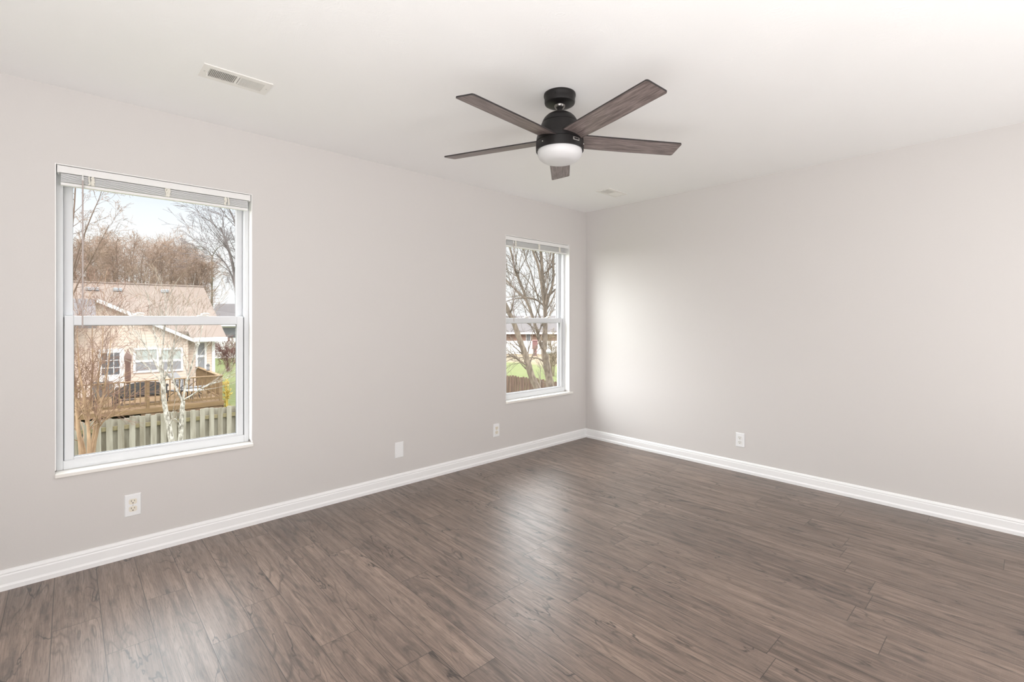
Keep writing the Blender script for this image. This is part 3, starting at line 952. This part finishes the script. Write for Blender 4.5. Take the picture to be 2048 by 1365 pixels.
lv = empty('wicker_loveseat', (2.05, 22.9, DZ + .003), R(184))
tag(lv, 'rounded black wicker loveseat behind the middle of the deck railing', 'sofa')
MB().bbox((-.68, -.35, .28), (.68, .30, .42), .05).build('seat', M_WICKER, lv)
b = MB()
pts = []
for k in range(13):
    a = PI * k / 12
    pts.append((-.72*math.cos(a), .30 + .02*math.sin(a), .62 + .24*math.sin(a)))
b.prism([(x, y - .06, z_) for x, y, z_ in pts] + [(.72, .25, .36), (-.72, .25, .36)], (0, .10, 0))
b.build('backrest', M_WICKER, lv)
for sx in (-1, 1):
    MB().tube([(sx*.70, -.34, .05), (sx*.72, -.34, .58), (sx*.72, -.2, .64), (sx*.72, .28, .66)], [.045, .05, .06, .06], 8).build('armrest', M_WICKER, lv)
chair_legs(lv, 1.3, .6, .3, M_WICKER)

pc = empty('patio_chair', (3.14, 22.72, DZ + .003), R(200))
tag(pc, 'black metal patio chair between the loveseat and the grey lounge chair', 'chair')
MB().bbox((-.26, -.25, .40), (.26, .25, .44), .015).build('seat', M_METALD, pc)
b = MB()
b.tube([(-.25, .25, .42), (-.25, .34, .86), (.25, .34, .86), (.25, .25, .42)], .016, 6)
for k in range(-2, 3): b.tube([(k*.085, .25, .43), (k*.085, .34, .86)], .011, 5)
b.build('backrest', M_METALD, pc)
chair_legs(pc, .5, .48, .41, M_METALD)
pt = empty('side_table', (3.60, 22.20, DZ + .014))
tag(pt, 'low pale round table on the deck beside the grey lounge chair', 'table')
MB().lathe([(.30, .42), (.31, .435), (.30, .45)], 24).build('table_top', M_WHITE, pt)
for k in range(3):
    a = k * 2*PI/3
    MB().tube([(.22*math.cos(a), .22*math.sin(a), 0), (.10*math.cos(a), .10*math.sin(a), .42)], .014, 6).build('leg', M_METALD, pt)
lc = empty('lounge_chair', (3.52, 23.95, DZ + .014), R(50))
tag(lc, 'reclined grey sling lounge chair in the right corner of the deck', 'chair')
b = MB().prism([(-.28, -.75, .38), (-.28, -.05, .33), (-.28, .52, .95), (-.28, .49, .97), (-.28, -.06, .36), (-.28, -.75, .41)], (.56, 0, 0))
b.build('sling_seat', M_SLING, lc)
for sx in (-.30, .30):
    b = MB().tube([(sx, -.78, .38), (sx, -.05, .33), (sx, .54, .98)], .018, 6)
    b.build('side_frame', M_METALD, lc)
    MB().tube([(sx, -.60, 0), (sx, .30, .62)], .016, 6).build('leg', M_METALD, lc)
    MB().tube([(sx, .45, 0), (sx, -.30, .58), (sx, .25, .62)], .016, 6).build('armrest', M_METALD, lc)
dc = empty('patio_chair', (.95, 22.9, DZ + .003), R(170))
tag(dc, 'dark grey sling patio chair below the nine-pane back door', 'chair')
MB().bbox((-.28, -.26, .40), (.28, .26, .44), .015).build('seat', M_SLING, dc)
MB().prism([(-.28, .24, .42), (-.28, .40, .98), (-.28, .42, .97), (-.28, .27, .41)], (.56, 0, 0)).build('backrest', M_SLING, dc)
chair_legs(dc, .54, .5, .41, M_METALD)
ln = empty('lantern', (4.41, 24.1, RLZ + .002))
tag(ln, 'small black lantern on the side rail of the deck', 'lantern')
MB().lathe([(.075, 0), (.075, .02), (.06, .03)], 6, smooth=False).build('base', M_METALD, ln)
MB().lathe([(.055, .03), (.062, .20)], 6, smooth=False).build('lamp_glass', M_PANEG, ln)
MB().lathe([(.085, .20), (.05, .26), (.015, .30)], 6, smooth=False).build('cap', M_METALD, ln)

# ---- fences
fr_ = random.Random(4)
def fence_panel(b, s0, s1, put, pitch, w, top, t=.02, dog=False, alt=True):
    s = s0; k = 0
    while s < s1:
        tp = top + fr_.uniform(-.03, .02)
        off = .0 if (k % 2 == 0 or not alt) else .075
        ww = w * fr_.uniform(.93, 1.04)
        tilt = fr_.uniform(-.008, .008)
        prof = [(s, GZ), (s + ww, GZ)]
        if dog: prof += [(s + ww + tilt, tp - .05), (s + ww*.72 + tilt, tp), (s + ww*.28 + tilt, tp), (s + tilt, tp - .05)]
        else: prof += [(s + ww + tilt, tp - .015), (s + ww*.8 + tilt, tp), (s + ww*.2 + tilt, tp), (s + tilt, tp - .015)]
        b.prism([put(a, off, h) for a, h in prof], Vector(put(0, t, 0)) - Vector(put(0, 0, 0)))
        s += pitch; k += 1
FYG = 13.95
fg = empty('wooden_fence', (3.0, FYG, GZ))
tag(fg, 'weathered grey board fence in front of the deck, seen through the large window', 'fence', 'garden fences')
finv = Matrix.Translation(-fg.location)
def fp(b, name, m, root, inv):
    o = b.build(name, m); o.parent = root; o.matrix_parent_inverse = inv
    return o
TOPG = -.955
b = MB(); fence_panel(b, -3.5, 9.0, lambda s, d, h: (s, FYG + d, h), .098, .112, TOPG, alt=True)
fp(b, 'board_panel', M_FENCE, fg, finv)
for h in (TOPG - .22, TOPG - .95, GZ + .25):
    fp(MB().box((-3.5, FYG + .022, h - .045), (9.0, FYG + .072, h + .045)), 'rail', M_FENCE_R, fg, finv)
for k in range(6):
    xx = -3.2 + 2.42 * k
    fp(MB().bbox((xx - .045, FYG + .10, GZ), (xx + .045, FYG + .19, TOPG - .03), .006), 'post', M_FENCE_R, fg, finv)
FXB = 13.0
fb = empty('wooden_fence', (FXB, 10.5, GZ))
tag(fb, 'brown dog-eared picket fence behind the forked tree by the corner window', 'fence', 'garden fences')
binv = Matrix.Translation(-fb.location)
b = MB(); fence_panel(b, 5.0, 16.2, lambda s, d, h: (FXB + d, s, h), .152, .130, -.96, dog=True, alt=False)
fp(b, 'picket_panel', M_FENCEB, fb, binv)
for h in (-1.25, -1.95, -2.55):
    fp(MB().box((FXB + .021, 5.0, h - .045), (FXB + .06, 16.2, h + .045)), 'rail', M_FENCEB, fb, binv)
for k in range(5):
    yy = 5.3 + 2.42*k
    fp(MB().bbox((FXB + .06, yy - .045, GZ), (FXB + .15, yy + .045, -1.0), .006), 'post', M_FENCEB, fb, binv)

# ---- distant things beyond the corner window
bh = empty('brick_house', (41.5, 44.0, GZ))
tag(bh, 'distant brick house with grey roof beyond the forked tree', 'house')
binv2 = Matrix.Translation(-bh.location)
def bp_(b, name, m, par=None):
    o = b.build(name, m); o.parent = par or bh
    if par is None: o.matrix_parent_inverse = binv2
    return o
# its long front runs square to the line of sight
rz = -YAW
Rm = Matrix.Translation(at_depth(1050, HZ, 62) * 1.0) @ Matrix.Rotation(rz, 4, 'Z')
def LW(x, y, h): return Rm @ Vector((x, y, h - CAMH))
def lbox(b, lo, hi):
    b.box((lo[0], lo[1], lo[2] - CAMH), (hi[0], hi[1], hi[2] - CAMH), Rm)
b = MB(); lbox(b, (-9, 0, GZ), (11, 8, -.35)); bp_(b, 'brick_wall', M_BRICK)
b = MB().prism([LW(-9.6, -.6, -.42), LW(-9.6, 4, 1.75), LW(-9.6, 8.6, -.42)], Rm.to_3x3() @ Vector((21.2, 0, 0)))
bp_(b, 'roof', M_SHINGLEG)
b = MB(); lbox(b, (-9.6, -.66, -.62), (11.6, -.58, -.38)); bp_(b, 'fascia', M_WHITE)
wx0 = (1053 - 1050) / FPX * 62; wx1 = (1060.5 - 1050) / FPX * 62
for (a0, a1) in ((wx0, wx1), (-5.2, -4.4), (4.6, 6.0)):
    b = MB()
    lbox(b, (a0 - .06, -.06, -1.62), (a1 + .06, 0, -.55))
    wf = bp_(b, 'window', M_WHITE)
    b = MB(); lbox(b, (a0, -.09, -1.55), (a1, -.055, -.62)); bp_(b, 'pane', M_PANE, wf)

wf = empty('white_fence', at_depth(1040, HZ, 55) * 1 + Vector((0, 0, GZ - CAMH)), rz)
tag(wf, 'long low white fence in front of the distant brick house', 'fence')
b = MB()
for k in range(64):
    b.bbox((-4.9 + k*.150, -.012, .06), (-4.9 + k*.150 + .146, .012, 1.52), .006)
b.build('board_panel', M_WHITE, wf)
for h in (.12, 1.5):
    MB().bbox((-4.95, -.04, h - .05), (4.75, .04, h + .05), .01).build('rail', M_WHITE, wf)
for k in range(5):
    MB().bbox((-5.0 + 2.4*k, -.06, 0), (-4.88 + 2.4*k, .06, 1.62), .01).build('post', M_WHITE, wf)
M_RED = mat('faded_red_paint', (.155, .070, .066), .6)
rb = empty('utility_box', at_depth(1070, HZ, 53) + Vector((0, 0, GZ - CAMH)), rz)
tag(rb, 'small faded red box on a post standing before the long white fence', 'box')
MB().bbox((-.30, -.2, .75), (.30, .2, 1.62), .05).build('cabinet', M_RED, rb)
MB().bbox((-.34, -.24, 1.62), (.34, .24, 1.72), .03).build('lid', M_RED, rb)
MB().bbox((-.20, -.12, 0), (.20, .12, .76), .02).build('stand', M_RED, rb)

# neighbour's far house right of the deck house
fh = empty('grey_house', (19, 52, GZ))
tag(fh, 'far grey-roofed white house beyond the lawn at the right end of the shingled roof', 'house')
finv3 = Matrix.Translation(-fh.location)
def fh_(b, name, m):
    o = b.build(name, m); o.parent = fh; o.matrix_parent_inverse = finv3
    return o
c = at_depth(462, HZ, 50)
Rf = Matrix.Translation(c) @ Matrix.Rotation(rz + R(20), 4, 'Z')
b = MB().box((-1.6, 0, GZ - CAMH), (6, 6, -.45), Rf); fh_(b, 'wall', M_WHITE)
b = MB().prism([Rf @ Vector(q) for q in ((-2, -.5, -.5), (-2, 3, 1.7), (-2, 6.5, -.5))], Rf.to_3x3() @ Vector((8.4, 0, 0))); fh_(b, 'roof', M_SHINGLEG)
b = MB().box((-2.05, -.56, -.72), (6.4, -.48, -.45), Rf); fh_(b, 'gutter', M_WHITE)
b = MB().box((-.9, -.05, -1.9), (.4, 0, -.9), Rf); fh_(b, 'window', M_PANE)

# ---------------------------------------------------------------- trees
def perp(d, rng):
    a = Vector((rng.gauss(0,1), rng.gauss(0,1), rng.gauss(0,1)))
    p = a - d * a.dot(d)
    return p.normalized() if p.length > 1e-6 else d.orthogonal().normalized()

def grow(out, p, d, length, r, depth, rng, S):
    """one branch and, recursively, its side shoots; out = list of (points, radii, depth)"""
    n = max(3, int(length / S['seg']) + 1)
    n = min(n, 7)
    pts, rad = [p.copy()], [r]
    q, dd = p.copy(), d.normalized()
    step = length / n
    for i in range(n):
        dd = (dd + perp(dd, rng) * S['wig'] + Vector((0, 0, S['up']))).normalized()
        q = q + dd * step
        pts.append(q.copy()); rad.append(max(r * (1 - .78*(i+1)/n), S['rmin']))
    out.append((pts, rad, depth))
    if depth >= S['depth']: return
    k = max(1, int(S['kids'][min(depth, len(S['kids'])-1)] * rng.uniform(.8, 1.2)))
    for j in range(k):
        t = rng.uniform(S.get('t0', .2), 1.0)
        i = min(int(t * n), n - 1); f = t * n - i
        pp = pts[i].lerp(pts[i+1], f)
        dl = (pts[i+1] - pts[i]).normalized()
        ang = R(rng.uniform(*S['ang']))
        cd = dl * math.cos(ang) + perp(dl, rng) * math.sin(ang)
        ll = length * rng.uniform(*S['len']) * (1 - .35*t)
        grow(out, pp, cd, ll, max(rad[i] * rng.uniform(.45, .65), S['rmin']), depth + 1, rng, S)

def stems_tree(name, stems, S, seed, m_bark, m_twig, label, cat='tree', group=None, base=None):
    """stems: list of (world points, radius start, radius end, kids) traced trunks; shoots grow from them"""
    rng = random.Random(seed)
    b0 = Vector(base) if base is not None else stems[0][0][0]
    root = empty(name, (b0.x, b0.y, GZ))
    tag(root, label, cat, group)
    tb, wb, br = MB(), MB(), MB()
    for pts, r0, r1, kids in stems:
        # smooth the traced line
        P_ = []
        for i in range(len(pts) - 1):
            a = pts[max(i-1, 0)]; b_ = pts[i]; c_ = pts[i+1]; d_ = pts[min(i+2, len(pts)-1)]
            for k in range(4):
                t = k / 4
                P_.append(.5 * ((2*b_) + (c_ - a)*t + (2*a - 5*b_ + 4*c_ - d_)*t*t + (3*b_ - a - 3*c_ + d_)*t**3))
        P_.append(pts[-1])
        N = len(P_)
        rad = [(r0 + (r1 - r0) * i / (N - 1)) * rng.uniform(.94, 1.06) for i in range(N)]
        tb.tube([q - root.location for q in P_], rad, 8)
        total = sum((P_[i+1] - P_[i]).length for i in range(N-1))
        for j in range(kids):
            t = rng.uniform(S.get('s0', .15), 1)
            i = min(int(t * (N-1)), N-2)
            dl = (P_[i+1] - P_[i]).normalized()
            ang = R(rng.uniform(*S['ang']))
            cd = dl * math.cos(ang) + perp(dl, rng) * math.sin(ang)
            out = []
            grow(out, P_[i], cd, S['L'] * rng.uniform(.5, 1.1), max(rad[i] * .42, S['rmin']) if rad[i]*.42 < S.get('rmax', 9) else S['rmax'], 1, rng, S)
            for pts2, rd, dep in out:
                tgt = br if dep == 1 else wb
                tgt.tube([q - root.location for q in pts2], rd, 5 if dep == 1 else 3, cap=False)
    tb.build('trunk', m_bark, root)
    if br.v: br.build('branches', m_bark, root, fix=False)
    if wb.v: wb.build('twigs', m_twig, root, fix=False)
    return root

def trace(pix, z):
    zs = z if isinstance(z, (list, tuple)) else [z] * len(pix)
    return [at_depth(u, v, zz) for (u, v), zz in zip(pix, zs)]

B_MAPLE = bark('grey_brown_maple_bark', (.165, .130, .100), (.080, .060, .046), (14, 14, 6))
B_MAPLET = mat('grey_brown_twigs', (0.141, 0.117, 0.099), .9, spec=.1)
B_BIRCH = bark('pale_mottled_bark', (.44, .41, .365), (.13, .115, .095), (26, 26, 14))
B_BIRCHT = mat('tan_twigs', (.215, .160, .120), .9, spec=.1)
B_MYRT = bark('orange_tan_bark', (0.294, 0.197, 0.123), (0.189, 0.118, 0.074), (12, 12, 4))
B_MYRTT = mat('reddish_tan_twigs', (.165, .098, .072), .9, spec=.1)
B_THICK = mat('brown_thicket_bark', (.125, .088, .068), .9, spec=.1)
B_THICKT = mat('russet_twigs', (.215, .150, .112), .9, spec=.1)
B_DARK = bark('dark_grey_bark', (.125, .105, .100), (.075, .065, .062), (6, 6, 2))
B_DARKT = mat('dark_grey_twigs', (.135, .115, .112), .9, spec=.1)
B_IVY = mat('ivy_covered_bark', (.120, .108, .088), .9, spec=.1, var=((5, 5, 5), (.085, .085, .05), .9))

# forked maple filling the corner window
Z = 15.0
S = dict(seg=.22, wig=.13, up=.05, rmin=.0036, depth=3, kids=[0, 6, 4], ang=(22, 55), len=(.35, .7), L=1.9, s0=.12, rmax=.026)
base = [(1103, 872)]
main = trace([(1104, 880), (1103, 820), (1101, 775), (1096, 745), (1091, 718), (1088, 695)], Z)
st = [(main, 0.1443, 0.0980, 3),
      (trace([(1089, 700), (1090, 670), (1091, 640), (1090, 612)], Z), 0.0819, 0.0616, 4),
      (trace([(1088, 702), (1081, 688), (1075, 665), (1069, 647), (1061, 622), (1052, 601), (1040, 588), (1026, 575), (1008, 556)], [Z, Z, Z, Z+.1, Z+.2, Z+.3, Z+.4, Z+.5, Z+.6]), 0.0585, 0.0280, 9),
      (trace([(1054, 604), (1048, 585), (1038, 560), (1030, 540), (1025, 515), (1018, 488), (1013, 455), (1010, 420)], [Z+.3]*8), 0.0452, 0.0196, 10),
      (trace([(1089, 614), (1086, 590), (1082, 562), (1076, 530), (1068, 508), (1061, 490), (1050, 455)], Z), 0.0507, 0.0245, 10),
      (trace([(1091, 614), (1088, 585), (1085, 550), (1083, 520), (1081, 492), (1080, 450), (1078, 410)], Z + .05), .060, .032, 10),
      (trace([(1092, 614), (1097, 594), (1104, 574), (1107, 550), (1106, 525), (1108, 495), (1112, 450)], Z), 0.0484, 0.0238, 10),
      (trace([(1091, 610), (1094, 580), (1097, 545), (1100, 515), (1103, 480)], Z - .1), 0.0203, 0.0098, 6),
      (trace([(1087, 612), (1079, 604), (1067, 598), (1055, 596), (1040, 597), (1026, 599), (1010, 604)], Z - .1), 0.0281, 0.0112, 7),
      (trace([(1084, 600), (1072, 585), (1056, 562), (1040, 545), (1025, 535), (1010, 528)], Z + .2), 0.0172, 0.0070, 7),
      (trace([(1080, 610), (1070, 575), (1062, 545), (1054, 525), (1047, 500), (1042, 470)], Z + .3), 0.0234, 0.0098, 9),
      (trace([(1086, 723), (1076, 717), (1060, 716), (1045, 716), (1030, 717), (1010, 724)], Z - .2), 0.0234, 0.0084, 6)]
maple = stems_tree('bare_tree', st, S, 11, B_MAPLE, B_MAPLET, 'large bare tree with forked grey-brown trunk, in the window beside the corner')
# leaning trunk to its left
st = [(trace([(1094, 850), (1086, 800), (1077, 782), (1063, 752), (1056, 728), (1050, 708), (1043, 690), (1036, 670), (1029, 650), (1022, 634), (1012, 612), (1000, 590)], Z - .8), 0.1170, 0.0560, 10),
      (trace([(1051, 730), (1043, 724), (1032, 717), (1022, 712), (1010, 716)], Z - .9), 0.0351, 0.0140, 5),
      (trace([(1078, 660), (1066, 655), (1056, 648), (1045, 642)], Z - .3), 0.0156, 0.0084, 3)]
S2 = dict(S); S2.update(depth=3, L=1.3)
stems_tree('bare_tree', st, S2, 12, B_MAPLE, B_MAPLET, 'bare trunk leaning left beside the forked tree in the corner window')
M_FEED = mat('dull_white_globe', (.34, .34, .35), .5)
fd = empty('bird_feeder', at_depth(1097, 703, Z - .28))
tag(fd, 'small pale globe bird feeder hanging against the forked tree trunk', 'bird feeder')
MB().lathe([(.004, -.075), (.04, -.066), (.068, -.03), (.075, 0), (.068, .03), (.04, .066), (.004, .075)], 24).build('globe', M_FEED, fd)
MB().tube([(0, 0, .07), (0, 0, .24)], .004, 5).build('hanger', M_METALD, fd)

# two-stemmed pale tree in front of the grey fence
Z = 9.6
S = dict(seg=.18, wig=.12, up=.05, rmin=.0023, depth=3, kids=[0, 4, 2], ang=(14, 40), len=(.40, .75), L=.85, s0=.2, rmax=.009)
st = [(trace([(352, 985), (346, 905), (339, 860), (333, 830), (328, 800), (326, 770), (324, 745), (321, 715)], Z), .052, .034, 3),
      (trace([(356, 985), (360, 900), (362, 860), (364, 825), (366, 803)], Z), .046, .038, 1),
      (trace([(365, 803), (372, 770), (379, 745), (388, 715), (397, 690), (403, 665), (408, 640)], Z), .022, .004, 15),
      (trace([(365, 803), (356, 785), (348, 765), (344, 735), (346, 705), (350, 675), (352, 640)], Z), .020, .004, 15),
      (trace([(368, 800), (385, 790), (403, 777), (423, 768), (443, 763), (462, 752)], Z), .016, .005, 10),
      (trace([(325, 765), (334, 745), (341, 715), (347, 690), (353, 655), (357, 610)], Z), .020, .0035, 15),
      (trace([(324, 750), (312, 730), (300, 708), (287, 685), (275, 668), (262, 650)], Z), .020, .0035, 15),
      (trace([(323, 735), (318, 705), (312, 680), (305, 650), (300, 620), (296, 590)], Z), .018, .0035, 15),
      (trace([(322, 720), (326, 690), (330, 650), (332, 615), (330, 580)], Z), .018, .0035, 15),
      (trace([(326, 775), (316, 757), (304, 745), (290, 730), (272, 715), (255, 690)], Z), .014, .005, 12),
      (trace([(338, 850), (350, 838), (362, 852)], Z - .1), .010, .006, 0)]
stems_tree('bare_sapling', st, S, 21, B_BIRCH, B_BIRCHT, 'two-stemmed bare tree with pale mottled bark in front of the grey board fence')

# orange-barked clump at the left edge of the large window
Z = 8.9
S = dict(seg=.15, wig=.18, up=.05, rmin=.0024, depth=3, kids=[0, 5, 4], ang=(18, 60), len=(.40, .8), L=1.0, s0=.25, rmax=.010)
st = [(trace([(165, 990), (162, 905), (157, 860), (154, 820), (151, 780), (147, 740), (143, 690), (140, 640)], Z), .040, .006, 19),
      (trace([(176, 990), (178, 905), (177, 860), (173, 830), (168, 790), (160, 750), (156, 700), (154, 650)], Z - .1), .034, .006, 19),
      (trace([(186, 990), (187, 905), (195, 860), (201, 825), (206, 795), (212, 760), (218, 720), (222, 680)], Z), .032, .006, 18),
      (trace([(182, 990), (184, 900), (190, 850), (196, 810), (196, 770), (200, 730), (205, 690), (206, 640)], Z + .1), .026, .006, 16),
      (trace([(172, 850), (180, 810), (183, 770), (186, 730), (184, 680), (187, 630)], Z + .1), .020, .006, 16),
      (trace([(170, 990), (169, 900), (150, 850), (142, 800), (136, 740)], Z + .1), .026, .006, 12)]
stems_tree('bare_shrub', st, S, 31, B_MYRT, B_MYRTT, 'clump of orange-tan bare stems before the fence at the left side of the large window', 'shrub')

# tall twiggy tree in the upper left of the large window
Z = 15.0
S = dict(seg=.16, wig=.26, up=.03, rmin=.0036, depth=3, kids=[0, 6, 5], ang=(25, 70), len=(.35, .65), L=1.05, s0=.3, rmax=.010)
st = [(trace([(120, 900), (118, 760), (120, 640), (128, 560), (138, 500), (146, 440), (150, 390), (152, 340)], Z), .05, .012, 16),
      (trace([(124, 620), (140, 560), (158, 500), (172, 460), (186, 425), (198, 398), (206, 372)], Z), .026, .007, 14),
      (trace([(122, 660), (142, 600), (162, 555), (182, 520), (203, 480), (218, 450)], Z), .026, .007, 14),
      (trace([(122, 640), (132, 585), (148, 545), (160, 510), (170, 470)], Z + .2), .022, .007, 10)]
stems_tree('bare_tree', st, S, 41, B_THICK, B_THICKT, 'tall twiggy brown tree rising against the sky at the left side of the large window')

# dark tree with an ivy trunk right of the shingled roof
Z = 31.0
S = dict(seg=.4, wig=.13, up=-.005, rmin=.0075, depth=3, kids=[0, 6, 4], ang=(20, 50), len=(.40, .75), L=2.9, s0=.3, rmax=.035)
st = [(trace([(483, 720), (478, 640), (474, 590), (470, 555), (463, 520), (455, 492), (447, 470), (440, 455)], Z), .15, .04, 15),
      (trace([(476, 600), (466, 560), (456, 535), (445, 520), (436, 512), (424, 505)], Z), .06, .02, 9),
      (trace([(480, 640), (480, 560), (478, 500), (472, 455), (462, 425), (450, 408)], Z), .10, .03, 12),
      (trace([(482, 600), (490, 540), (489, 480), (484, 430), (474, 400)], Z), .08, .02, 8)]
stems_tree('bare_tree', st, S, 51, B_DARK, B_DARKT, 'dark grey arching tree against the sky at the right side of the large window')
Z = 46.0
S = dict(S); S.update(L=2.0, up=.0, wig=.13)
st = [(trace([(423, 760), (424, 640), (424, 590), (424, 555), (424, 525), (425, 510)], Z), .085, .065, 10),
      (trace([(425, 515), (418, 505), (408, 497), (398, 493), (388, 498)], Z), .06, .012, 15),
      (trace([(425, 512), (432, 500), (442, 492), (452, 490)], Z), .05, .012, 12),
      (trace([(424, 540), (412, 530), (400, 522), (388, 520)], Z), .035, .01, 10),
      (trace([(424, 555), (436, 545), (450, 545), (462, 552)], Z), .035, .01, 10)]
tr_ = stems_tree('bare_tree', st, S, 52, B_IVY, B_DARKT, 'broken ivy-green trunk with dark twigs behind the right end of the shingled roof')

# thicket of bare trees behind the house
rng = random.Random(7)
TH = [(150, 505, 34), (172, 498, 39), (194, 488, 44), (216, 478, 49), (236, 486, 34), (256, 482, 39), (276, 500, 44), (296, 490, 49),
      (318, 502, 34), (338, 498, 39), (356, 492, 44), (374, 484, 49), (396, 522, 35.5), (406, 530, 40.5)]
S = dict(seg=.28, wig=.24, up=.04, rmin=.009, depth=3, kids=[0, 7, 4], ang=(22, 70), len=(.45, .85), L=1.5, s0=.2, rmax=.018)
LBL = ['farthest left behind the roof', 'second from the left', 'third from the left', 'tall, above the second roof vent', 'fifth from the left',
       'thin, left of the roof middle', 'low, near the roof middle', 'above the third roof vent', 'ninth from the left', 'tenth from the left', 'low, fourth from the right',
       'tall, third from the right', 'second from the right', 'farthest right, by the ivy trunk']
for k, (u, v, zz) in enumerate(TH):
    S['L'] = 1.35 * zz / 38; S['rmin'] = .00017 * zz
    st = []
    for q in range(5):
        du = rng.uniform(-15, 15)
        pts = [(u + du*.2, 690), (u + du*.5, 592), (u + du*.9 + rng.uniform(-4, 4), (585 + v)/2 + rng.uniform(-5, 5)), (u + du*1.2 + rng.uniform(-5, 5), v + rng.uniform(0, 22) * (q > 0))]
        st.append((trace(pts, zz + rng.uniform(-.5, .5)), .0013*zz, .0003*zz, 19))
    stems_tree('bare_tree', st, S, 100 + k, B_THICK, B_THICKT, 'brown bare tree of the thicket behind the house, ' + LBL[k], 'tree', 'bare trees behind the house')

# low brush between lawn and far house, reddish shrub, yellow shrub
B_RED = mat('red_brown_twigs', (.115, .058, .050), .9, spec=.1)
B_OLIVE = mat('olive_twigs', (.16, .125, .085), .9, spec=.1)
B_YEL = mat('yellow_blossom_twigs', (.42, .31, .075), .8, spec=.1)
def shrub(name, u, v_base, zz, h, spread, n, seed, m, label, L=.6):
    rng = random.Random(seed)
    p0 = at_depth(u, v_base, zz); p0.z = GZ
    st = []
    for q in range(n):
        a = rng.uniform(0, 2*PI); rr = rng.uniform(.1, 1) * spread
        st.append(([p0 + Vector((rr*.15*math.cos(a), rr*.15*math.sin(a), 0)), p0 + Vector((rr*.5*math.cos(a), rr*.5*math.sin(a), h*.5)), p0 + Vector((rr*math.cos(a), rr*math.sin(a), h*rng.uniform(.75, 1)))], .02, .008, 7))
    S = dict(seg=.25, wig=.2, up=.02, rmin=.008, depth=3, kids=[0, 4, 3], ang=(20, 60), len=(.4, .8), L=L, s0=.3, rmax=.012)
    stems_tree(name, st, S, seed, m, m, label, 'shrub')
shrub('bare_shrub', 458, 720, 37, 2.2, 1.5, 12, 61, B_RED, 'red-brown shrub at the far edge of the lawn right of the deck house', 1.0)
shrub('bare_shrub', 472, 712, 44, 1.7, 1.7, 12, 62, B_OLIVE, 'olive-brown brush at the top of the lawn beside the window frame', 1.0)
shrub('flowering_shrub', 453, 800, 19.6, 1.55, .10, 7, 63, B_YEL, 'yellow flowering shrub at the right corner of the deck', .2)
shrub('bare_shrub', 1106, 730, 34, 2.9, 1.0, 12, 64, B_OLIVE, 'brown bush behind the brown fence right of the forked trunk', 1.0)
